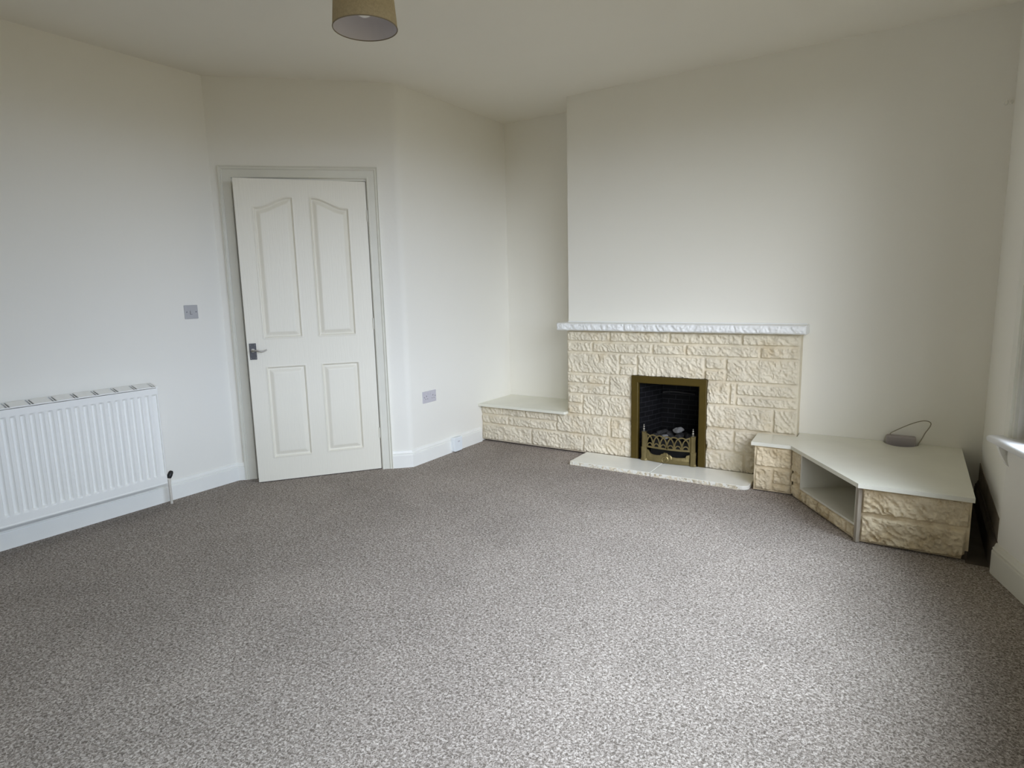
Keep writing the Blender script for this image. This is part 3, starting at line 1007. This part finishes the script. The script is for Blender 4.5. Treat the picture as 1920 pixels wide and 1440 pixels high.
for px_ in (-1.546, -1.200):
    b = bmesh.new()
    hw = 0.0165
    sec = [(-hw, 0.0), (-hw, -0.012), (-hw * 0.45, -0.024), (hw * 0.45, -0.024), (hw, -0.012), (hw, 0.0)]
    lv = [(0.0295, 1.5, 1.0), (0.036, 1.42, 1.0), (0.045, 1.22, 1.0), (0.060, 1.18, 1.0), (0.116, 1.25, 1.0), (0.124, 1.32, 1.12), (0.128, 1.0, 1.0), (0.200, 0.92, 1.0), (0.228, 1.0, 1.05), (0.236, 1.08, 1.1), (0.240, 0.5, 0.6)]
    pr = None
    for z, sx, sy in lv:
        rg = [b.verts.new((px_ + p[0] * sx, YF + 0.004 + p[1] * sy, z)) for p in sec]
        if pr:
            for k in range(6):
                b.faces.new((pr[k], pr[(k + 1) % 6], rg[(k + 1) % 6], rg[k]))
        else:
            b.faces.new(rg)
        pr = rg
    b.faces.new(pr[::-1])
    post = link_mesh('post', b, M['brass'], gf)
    b = bmesh.new()
    lathe(b, [(0.0, 0.238), (0.010, 0.239), (0.0105, 0.243), (0.004, 0.246), (0.0075, 0.252), (0.0085, 0.257), (0.0065, 0.262), (0.003, 0.265), (0.006, 0.269), (0.0065, 0.273), (0.0045, 0.277), (0.0025, 0.280), (0.0042, 0.284), (0.003, 0.289), (0.0, 0.291)],
          14, Matrix.Translation(Vector((px_, YF - 0.008, 0))), cap=False)
    tag(link_mesh('finial', b, M['steel_lever'], post, smooth=True), 'small bright turned finial')
# ash pan cover with shaped top and round rosette
bm = bmesh.new()
topc = [(-1.528, 0.112), (-1.510, 0.106), (-1.498, 0.088), (-1.480, 0.080), (-1.450, 0.079), (-1.425, 0.083), (-1.412, 0.094), (-1.400, 0.096), (-1.396, 0.104), (-1.372, 0.104), (-1.368, 0.096), (-1.352, 0.092), (-1.338, 0.080), (-1.310, 0.077), (-1.270, 0.080), (-1.250, 0.082), (-1.242, 0.098), (-1.222, 0.104)]
fr_t = [bm.verts.new((x, bow(x) - 0.005, z)) for x, z in topc]
fr_m = [bm.verts.new((x, bow(x) - 0.012, 0.060)) for x, z in topc]
fr_b = [bm.verts.new((x, bow(x) - 0.004, HZ + 0.002)) for x, z in topc]
bk_t = [bm.verts.new((x, bow(x) + 0.004, z)) for x, z in topc]
bk_b = [bm.verts.new((x, bow(x) + 0.004, HZ + 0.002)) for x, z in topc]
for k in range(len(topc) - 1):
    for a, b in ((fr_t, fr_m), (fr_m, fr_b), (bk_t, fr_t), (bk_b, bk_t), (fr_b, bk_b)):
        bm.faces.new((a[k], a[k + 1], b[k + 1], b[k]))
bm.faces.new((fr_t[0], fr_m[0], fr_b[0], bk_b[0], bk_t[0]))
bm.faces.new((fr_t[-1], bk_t[-1], bk_b[-1], fr_b[-1], fr_m[-1]))
ash = link_mesh('ash_pan_cover', bm, M['brass'], gf)
bm = bmesh.new()
lathe(bm, [(0.026, 0.0), (0.026, 0.003), (0.022, 0.006), (0.018, 0.004), (0.012, 0.004), (0.010, 0.007), (0.006, 0.0065), (0.0, 0.006)], 24,
      Matrix.Translation(Vector((-1.384, bow(-1.384) - 0.010, 0.058))) @ Matrix.Rotation(math.pi / 2, 4, 'X'))
link_mesh('rosette', bm, M['brass'], ash, smooth=True)

# ceramic coals, each its own lump
def coal(name, loc, r, mat, label, seed, group):
    b = bmesh.new()
    bmesh.ops.create_icosphere(b, subdivisions=3, radius=1.0)
    rng = random.Random(seed)
    ax = Vector((rng.uniform(0.8, 1.25), rng.uniform(0.75, 1.1), rng.uniform(0.6, 0.85)))
    planes = [Vector((rng.gauss(0, 1), rng.gauss(0, 1), rng.gauss(0, 1))).normalized() for _ in range(9)]
    for v in b.verts:
        d = v.co.normalized()
        m = 1.0
        for p in planes:
            c = d.dot(p)
            if c > 0.1:
                m = min(m, 0.72 / c)
        v.co = Vector((d.x * ax.x, d.y * ax.y, d.z * ax.z)) * r * min(1.0, m)
    rot = Matrix.Rotation(rng.uniform(0, 6.28), 4, 'Z')
    bmesh.ops.transform(b, matrix=rot, verts=b.verts)
    zmin = min(v.co.z for v in b.verts)
    for v in b.verts:
        v.co.z -= zmin
    o = link_mesh(name, b, mat, smooth=True, angle=28)
    o.location = loc
    return tag(o, label, 'coal', group)
CG = 'ceramic coals in the gas fire'
ct = 0.1728
dark = 'dark ceramic coal lying in the gas fire behind the brass fret'
for i, (cx, cy, r_) in enumerate(((-1.500, 4.165, .028), (-1.330, 4.170, .030), (-1.262, 4.160, .026), (-1.490, 4.235, .032), (-1.415, 4.245, .031),
                                  (-1.345, 4.248, .032), (-1.275, 4.240, .031), (-1.475, 4.305, .027), (-1.400, 4.310, .027), (-1.320, 4.312, .027), (-1.258, 4.305, .022))):
    coal('coal', (cx, cy, ct), r_, M['coal'], dark, 10 + i, CG)
coal('coal', (-1.433, 4.165, ct), 0.036, M['ash'], 'pale ash-grey coal left of the middle in the gas fire', 51, CG)
coal('coal', (-1.385, 4.185, ct), 0.027, M['coal'], dark, 53, CG)
coal('coal', (-1.345, 4.212, ct + 0.040), 0.034, M['ash'], 'ash-grey coal heaped right of the middle in the gas fire', 52, CG)

# ------------------------------------------------------------------ corner unit right of the fireplace
cu = empty('corner_unit', (-0.1, 3.7, 0), 'low stone corner unit with cream slab top and open compartment', 'corner unit')
P0, P1 = Vector((-0.545, 3.842, 0)), Vector((-0.165, 3.280, 0))
DD = (P1 - P0).normalized()
DLEN = (P1 - P0).length
DNO = Vector((DD.y, -DD.x, 0))
if DNO.x > 0:
    DNO = -DNO                      # outward, into the room
ZS = 0.284
NT0, NT1, NZ0 = 0.105, 0.662, 0.078
bm = bmesh.new()
yp = 3.858
pb = [(-0.758, -0.545, 0.152, ZS), (-0.758, -0.655, 0.008, 0.152), (-0.655, -0.545, 0.052, 0.152), (-0.655, -0.545, 0.008, 0.052)]
relief_sheet(bm, Vector((0, yp, 0)), EX, EZ, -EY, -0.758, -0.545, 0.006, ZS, 0.0045, lambda u, v: blocks_height(u, v, pb, 0.006, 0.020, seed=61), back=0.03)
# side of the pier
relief_sheet(bm, Vector((-0.756, 0, 0)), EY, EZ, -EX, yp - 0.002, 4.086, 0.006, ZS, 0.008, lambda u, v: 0.002 + 0.004 * rock(u, v, 71), back=0.02)
box(bm, -0.736, -0.545, yp + 0.025, 4.086, 0.004, ZS - 0.001)
# angled front: narrow column left of the compartment and the strip under it
db = [(-0.02, NT0, 0.150, ZS), (-0.02, NT0, 0.085, 0.150), (-0.02, 0.17, 0.006, 0.078), (0.17, 0.30, 0.006, 0.078), (0.30, 0.42, 0.006, 0.078), (0.42, 0.58, 0.006, 0.078), (0.58, NT1, 0.006, 0.078)]
org_d = P0 + DNO * -0.010
relief_sheet(bm, org_d, DD, EZ, DNO, 0.0, NT0, 0.004, ZS, 0.0045, lambda u, v: blocks_height(u, v, db, 0.006, 0.020, seed=81), back=0.03)
relief_sheet(bm, org_d, DD, EZ, DNO, NT0, NT1, 0.004, 0.080, 0.0045, lambda u, v: blocks_height(u, v, db, 0.006, 0.020, seed=81), back=0.03)
# right front: two long blocks
yr = 3.290
rb = [(-0.157, 0.270, 0.150, ZS), (-0.157, 0.262, 0.006, 0.146)]
relief_sheet(bm, Vector((0, yr, 0)), EX, EZ, -EY, -0.158, 0.270, 0.006, ZS, 0.0045, lambda u, v: blocks_height(u, v, rb, 0.008, 0.026, seed=91), holes=[(0.247, 0.30, -0.1, 0.030), (0.258, 0.30, -0.1, 0.046)], back=0.05)
stn = link_mesh('stonework', bm, M['stone_worn'], cu, smooth=True, angle=60)
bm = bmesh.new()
box(bm, 0.240, 0.262, yr + 0.04, Y_CB - 0.002, 0.003, ZS - 0.001)  # board coloured dark to deepen the shadow in the gap
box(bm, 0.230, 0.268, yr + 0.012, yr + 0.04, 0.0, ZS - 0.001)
tag(link_mesh('side_board', bm, M['shadow_board'], cu), 'side board coloured dark as shadow')
# compartment lining, open at the front
bm = bmesh.new()
dep = 0.40
tk = 0.011
Mn = frame_mtx(P0, DD, -DNO)         # x along the front, y into the unit
dep = 0.40
box(bm, NT0, NT0 + tk, -0.002, dep, NZ0, ZS - 0.001, Mn)
box(bm, NT1 - tk, NT1, -0.002, 0.03, NZ0, ZS - 0.001, Mn)
box(bm, NT0 + tk, NT1 - tk, -0.002, dep, NZ0, NZ0 + tk, Mn)
box(bm, NT0, NT1, dep, dep + tk, NZ0, ZS - 0.001, Mn)
tag(link_mesh('compartment', bm, M['niche'], cu), 'white painted open compartment')
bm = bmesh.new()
box(bm, NT1 - tk, NT1, 0.031, dep, NZ0, ZS - 0.001, Mn)  # dark boards added to paint shade inside the compartment
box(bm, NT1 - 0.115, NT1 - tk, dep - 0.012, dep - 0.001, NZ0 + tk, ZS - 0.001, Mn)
tag(link_mesh('inner_shade_boards', bm, M['shadow_board'], cu), 'inner side coloured dark as shadow')
bm = bmesh.new()
box(bm, NT1 + 0.0005, DLEN + 0.004, -0.006, 0.012, 0.004, ZS - 0.001, Mn)
tag(link_mesh('edge_strip', bm, M['grey_trim'], cu), 'greyish upright edging strip')
# slab top with a curved cable cut-out at the wall
ccx, ccr, ccd = -0.016, 0.090, 0.112
cut = [(ccx + ccr * math.cos(math.pi * k / 16), Y_CB - 0.002 - ccd * math.sin(math.pi * k / 16)) for k in range(17)]
top = [(-0.778, 3.838), (-0.556, 3.838), (-0.170, 3.243), (0.276, 3.250), (0.274, Y_CB - 0.002)] + cut + [(-0.560, Y_CB - 0.002), (-0.560, 4.088), (-0.790, 4.088)]
bm = bmesh.new()
prism(bm, top, ZS, 0.305)
bmesh.ops.triangulate(bm, faces=[f for f in bm.faces if len(f.verts) > 4])
tag(link_mesh('slab_top', bm, M['slab'], cu), 'smooth cream slab top')

# grey box and looped cable in the cut-out
bm = bmesh.new()
box(bm, -0.093, 0.056, 4.160, Y_CB - 0.001, 0.23, 0.352)
o = link_mesh('cable_box', bm, M['box_grey'], bevel=0.010)
tag(o, 'grey plastic box on the wall in the curved cutout of the corner unit', 'cable box')
bm = bmesh.new()
tube(bm, smooth_path([(-0.073, 4.176, 0.3555), (-0.071, 4.172, 0.363), (-0.058, 4.168, 0.375), (-0.015, 4.168, 0.404), (0.035, 4.170, 0.433), (0.078, 4.172, 0.450), (0.105, 4.174, 0.451), (0.120, 4.176, 0.441),
                      (0.119, 4.178, 0.424), (0.110, 4.180, 0.404), (0.097, 4.182, 0.379), (0.087, 4.184, 0.352), (0.078, 4.186, 0.330), (0.068, 4.180, 0.308), (0.0635, 4.176, 0.286)], 6), 0.0027, 8)
tag(link_mesh('cable', bm, M['cable'], smooth=True), 'thin grey cable looping up above the grey box', 'cable')

# ------------------------------------------------------------------ radiator
RXF, RXB = -3.724, -3.800
RY0, RY1, RZ0, RZ1 = 0.500, 1.892, 0.138, 0.738
rad = empty('radiator', (RXF, 1.2, RZ0), 'white ribbed panel radiator on the left wall', 'radiator')
bm = bmesh.new()
def flute(U, V):
    ph = ((U - 1.142) / 0.0404) % 1.0
    a = np.interp(ph, [0, 0.14, 0.24, 0.70, 0.80, 1.0], [0.0, 0.0, 1.0, 1.0, 0.0, 0.0])
    ph2 = np.where((U < RY0 + 0.022) | (U > RY1 - 0.016), 0.0, a)
    ez = np.clip(np.minimum(V - 0.192, 0.688 - V) / 0.010, 0, 1)
    return -0.013 * (1 - ph2) * ez
relief_sheet(bm, Vector((RXF, 0, 0)), EY, EZ, EX, RY0, RY1, RZ0 + 0.010, RZ1 - 0.014, 0.0045, flute, back=0.014)
# rolled top and bottom rails
tube(bm, [(RXF - 0.006, RY0 + 0.001, RZ0 + 0.006), (RXF - 0.006, RY1 - 0.001, RZ0 + 0.006)], 0.0085, 12)
box(bm, RXF - 0.014, RXF - 0.002, RY0, RY1, RZ0 + 0.004, RZ0 + 0.02)
panel = link_mesh('panel', bm, M['radiator'], rad, smooth=True, angle=35)
bm = bmesh.new()
box(bm, RXB, RXB + 0.014, RY0 + 0.01, RY1 - 0.01, RZ0 + 0.01, RZ1 - 0.02)
link_mesh('back_panel', bm, M['radiator'], rad, bevel=0.003)
bm = bmesh.new()
box(bm, RXB - 0.002, RXF - 0.002, RY1 - 0.006, RY1 + 0.001, RZ0 + 0.008, RZ1 - 0.002)
link_mesh('side_panel', bm, M['radiator'], rad, bevel=0.002)
bm = bmesh.new()
box(bm, RXB - 0.002, RXF - 0.002, RY0 - 0.001, RY0 + 0.006, RZ0 + 0.008, RZ1 - 0.002)
link_mesh('side_panel', bm, M['radiator'], rad, bevel=0.002)
# top grille: thin front lip, sheet rising to the back, pairs of slits cut through it
bm = bmesh.new()
box(bm, RXF - 0.004, RXF + 0.005, RY0, RY1 + 0.002, RZ1 - 0.010, RZ1 - 0.005)
M_XZ = Matrix(((1, 0, 0, 0), (0, 0, 1, 0), (0, 1, 0, 0), (0, 0, 0, 1)))
def grille_piece(profile, y0, y1):
    prism(bm, profile, y0, y1, M_XZ)
zt0, zt1 = RZ1 - 0.0035, RZ1 + 0.013
sheet = [(RXF + 0.001, zt0 - 0.0005), (-3.782, zt1), (-3.7895, zt1), (-3.7895, zt1 - 0.003), (-3.782, zt1 - 0.003), (RXF + 0.001, zt0 - 0.003)]
back_lip = [(-3.790, zt1), (RXB, zt1), (RXB, RZ1 - 0.02), (-3.798, RZ1 - 0.02), (-3.798, zt1 - 0.004), (-3.790, zt1 - 0.004)]
grille_piece(back_lip, RY0, RY1)
edge = RY0 + 0.001
slits = []
yk = 1.878
while yk > RY0 + 0.06:
    slits += [yk, yk - 0.0130]
    yk -= 0.1005
for g in sorted(slits):
    grille_piece(sheet, edge, g - 0.0042)
    edge = g + 0.0042
grille_piece(sheet, edge, RY1)
link_mesh('top_grille', bm, M['radiator'], rad)
# inside is dark below the slots
bm = bmesh.new()
box(bm, RXB + 0.016, RXF - 0.016, RY0 + 0.012, RY1 - 0.012, RZ0 + 0.03, RZ1 - 0.03)
link_mesh('convector', bm, M['slot'], rad)
for yy in (0.75, 1.60):
    bm = bmesh.new()
    box(bm, X_L + 0.0006, RXB + 0.001, yy - 0.02, yy + 0.02, RZ0 + 0.05, RZ1 - 0.06)
    link_mesh('wall_bracket', bm, M['radiator'], rad)
# valve, cap and tail pipe at the right-hand end
vx, vy = -3.752, RY1 + 0.024
bm = bmesh.new()
tube(bm, [(vx, RY1 - 0.004, 0.158), (vx, vy + 0.004, 0.158)], 0.007, 12)
tube(bm, [(vx, vy, 0.135), (vx, vy, 0.172)], 0.0095, 12)
valve = link_mesh('valve', bm, M['copper'], rad, smooth=True)
bm = bmesh.new()
ct_ = Matrix.Translation(Vector((vx, vy, 0.166))) @ Matrix.Rotation(math.radians(-32), 4, Vector((1, 0.2, 0)).normalized())
lathe(bm, [(0.008, -0.006), (0.0135, 0.0), (0.0148, 0.016), (0.0135, 0.034), (0.008, 0.042), (0.0, 0.043)], 14, ct_)
tag(link_mesh('valve_cap', bm, M['black'], valve, smooth=True), 'black valve cap')
bm = bmesh.new()
tube(bm, [(vx, vy, 0.140), (vx, vy, 0.001)], 0.0078, 12)
link_mesh('pipe', bm, M['copper'], rad, smooth=True)
bm = bmesh.new()
tube(bm, [(vx, RY0 + 0.03, 0.14), (vx, RY0 + 0.03, 0.001)], 0.0078, 12)
link_mesh('pipe', bm, M['copper'], rad, smooth=True)

# ------------------------------------------------------------------ light switch
M_LW = frame_mtx(Vector((X_L, 2.203, 1.156)), Vector((0, 1, 0)), Vector((1, 0, 0)))     # x along wall, y into room
sw = empty('light_switch', (X_L, 2.203, 1.156), 'small square grey light switch left of the door frame', 'light switch')
bm = bmesh.new()
box(bm, -0.043, 0.043, 0.0, 0.008, -0.043, 0.043, M_LW)
link_mesh('plate', bm, M['grey_plastic'], sw, bevel=0.003)
bm = bmesh.new()
vs = box(bm, -0.0075, 0.0075, 0.006, 0.0115, -0.013, 0.013, M_LW @ Matrix.Rotation(math.radians(5), 4, 'X'))
box(bm, -0.0115, -0.0075, 0.006, 0.0088, -0.016, 0.010, M_LW)
rk = link_mesh('rocker', bm, M['grey_plastic'], sw, bevel=0.001)
bm = bmesh.new()
box(bm, -0.0105, -0.0080, 0.008, 0.0092, -0.016, 0.006, M_LW)
box(bm, -0.0080, 0.0040, 0.008, 0.0088, -0.016, -0.0138, M_LW)
link_mesh('rocker_gap', bm, M['grey_dark'], sw)
for sx in (-0.030, 0.030):
    bm = bmesh.new()
    lathe(bm, [(0.0038, 0.0), (0.0034, 0.0012), (0.0, 0.0016)], 12, M_LW @ Matrix.Translation(Vector((sx, 0.0078, 0))) @ Matrix.Rotation(-math.pi / 2, 4, 'X'))
    tag(link_mesh('screw', bm, M['grey_dark'], sw), 'dark screw head')

# ------------------------------------------------------------------ double socket
M_SO = frame_mtx(Vector((X_S, 3.453, 0.479)), Vector((0, 1, 0)), Vector((1, 0, 0)))
so = empty('wall_socket_outlet', (X_S, 3.453, 0.479), 'pale grey double wall socket above the skirting right of the door', 'socket')
bm = bmesh.new()
box(bm, -0.074, 0.074, 0.0, 0.009, -0.043, 0.043, M_SO)
link_mesh('plate', bm, M['lilac_plastic'], so, bevel=0.003)
for cx in (-0.036, 0.036):
    bm = bmesh.new()
    box(bm, cx - 0.003, cx + 0.003, 0.0088, 0.0096, 0.002, 0.012, M_SO)
    box(bm, cx - 0.014, cx - 0.007, 0.0088, 0.0096, -0.016, -0.011, M_SO)
    box(bm, cx + 0.007, cx + 0.014, 0.0088, 0.0096, -0.016, -0.011, M_SO)
    tag(link_mesh('pin_holes', bm, M['grey_dark'], so), 'dark pin holes')
    bm = bmesh.new()
    s_ = -1 if cx < 0 else 1
    box(bm, s_ * 0.014 - 0.0065, s_ * 0.014 + 0.0065, 0.008, 0.0125, 0.014, 0.034, M_SO @ Matrix.Rotation(math.radians(4), 4, 'X'))
    link_mesh('rocker', bm, M['lilac_plastic'], so, bevel=0.001)
for sx in (-0.060, 0.060):
    bm = bmesh.new()
    lathe(bm, [(0.0038, 0.0), (0.0034, 0.0012), (0.0, 0.0016)], 12, M_SO @ Matrix.Translation(Vector((sx, 0.0088, 0.0))) @ Matrix.Rotation(-math.pi / 2, 4, 'X'))
    tag(link_mesh('screw', bm, M['grey_dark'], so), 'dark screw head')

# ------------------------------------------------------------------ telephone socket on the skirting
M_PH = frame_mtx(Vector((X_S + 0.019, 3.720, 0.062)), Vector((0, 1, 0)), Vector((1, 0, 0)))
ph = empty('telephone_socket', (X_S + 0.019, 3.72, 0.012), 'white telephone socket box on the skirting beside the stone ledge', 'telephone socket')
bm = bmesh.new()
prism(bm, [(-0.050, -0.048), (-0.042, -0.054), (0.042, -0.054), (0.050, -0.048), (0.052, 0.050), (0.047, 0.056), (-0.047, 0.056), (-0.052, 0.050)], -0.001, 0.032,
      M_PH @ Matrix(((1, 0, 0, 0), (0, 0, 1, 0), (0, 1, 0, 0), (0, 0, 0, 1))))
link_mesh('housing', bm, M['white_plastic'], ph, bevel=0.006)
bm = bmesh.new()
box(bm, -0.006, 0.018, 0.031, 0.0328, 0.018, 0.026, M_PH)
tag(link_mesh('outlet', bm, M['lilac_plastic'], ph), 'grey outlet shutter')

# ------------------------------------------------------------------ patched fixing holes high up near the right corner
for nm, px_, lab in ((1, 0.331, 'round patch of filler high on the fireplace wall, left of two'), (2, 0.352, 'round patch of filler high on the fireplace wall, right of two')):
    bm = bmesh.new()
    lathe(bm, [(0.0150, 0.0), (0.0140, 0.0030), (0.0105, 0.0050), (0.0085, 0.0020), (0.0, 0.0012)], 20,
          Matrix.Translation(Vector((px_ - 0.002, Y_CB, 2.137))) @ Matrix.Rotation(math.pi / 2, 4, 'X') @ Matrix.Scale(0.62, 4, (1, 0, 0)))
    tag(link_mesh('filler_patch', bm, M['wall'], smooth=True), lab, 'filler patch', 'filler patches by the window corner')

# ------------------------------------------------------------------ pendant lamp
LX, LY, LZ = -1.868, 1.888, 2.270
lamp = empty('pendant_lamp', (LX, LY, H), 'mustard linen drum lampshade hanging from the ceiling', 'pendant lamp')
ML = Matrix.Translation(Vector((LX, LY, 0)))
rb_, rt_, hz = 0.1245, 0.110, 0.185
bm = bmesh.new()
lathe(bm, [(rb_, LZ), (rt_, LZ + hz), (rt_ - 0.0015, LZ + hz), (rb_ - 0.0015, LZ)], 64, ML, cap=False)
link_mesh('shade', bm, M['shade'], lamp, smooth=True, angle=50)
bm = bmesh.new()
lathe(bm, [(rb_ - 0.0016, LZ + 0.0005), (rt_ - 0.0016, LZ + hz - 0.0005), (rt_ - 0.0026, LZ + hz - 0.0005), (rb_ - 0.0026, LZ + 0.0005)], 64, ML, cap=False)
tag(link_mesh('lining', bm, M['shade_in'], lamp, smooth=True, angle=50), 'white inner lining')
for rr, zz in ((rb_, LZ), (rt_, LZ + hz)):
    bm = bmesh.new()
    pts = [(LX + (rr - 0.001) * math.cos(2 * math.pi * k / 64), LY + (rr - 0.001) * math.sin(2 * math.pi * k / 64), zz) for k in range(65)]
    tube(bm, pts, 0.0022, 8)
    tag(link_mesh('rim', bm, M['shade_rim'], lamp, smooth=True), 'darker bound rim')
bm = bmesh.new()
for k in range(3):
    a = 2 * math.pi * k / 3 + 0.3
    tube(bm, [(LX + 0.018 * math.cos(a), LY + 0.018 * math.sin(a), LZ + hz - 0.03), (LX + (rt_ - 0.002) * math.cos(a), LY + (rt_ - 0.002) * math.sin(a), LZ + hz - 0.002)], 0.0016, 6)
link_mesh('spider', bm, M['bulb'], lamp)
bm = bmesh.new()
lathe(bm, [(0.0, LZ + 0.041), (0.014, LZ + 0.043), (0.025, LZ + 0.049), (0.030, LZ + 0.060), (0.029, LZ + 0.072), (0.022, LZ + 0.090), (0.014, LZ + 0.102), (0.013, LZ + 0.114)], 24, ML)
tag(link_mesh('bulb', bm, M['bulb'], lamp, smooth=True), 'white opal bulb')
bm = bmesh.new()
lathe(bm, [(0.017, LZ + 0.112), (0.019, LZ + 0.120), (0.019, LZ + 0.165), (0.012, LZ + 0.178), (0.005, LZ + 0.185)], 20, ML)
link_mesh('lamp_holder', bm, M['white_plastic'], lamp, smooth=True)
bm = bmesh.new()
tube(bm, [(LX, LY, LZ + 0.18), (LX, LY, H - 0.02)], 0.003, 8)
link_mesh('cord', bm, M['white_plastic'], lamp, smooth=True)
bm = bmesh.new()
lathe(bm, [(0.006, H - 0.034), (0.020, H - 0.030), (0.040, H - 0.016), (0.042, H - 0.0005)], 28, ML)
link_mesh('ceiling_rose', bm, M['white_plastic'], lamp, smooth=True)
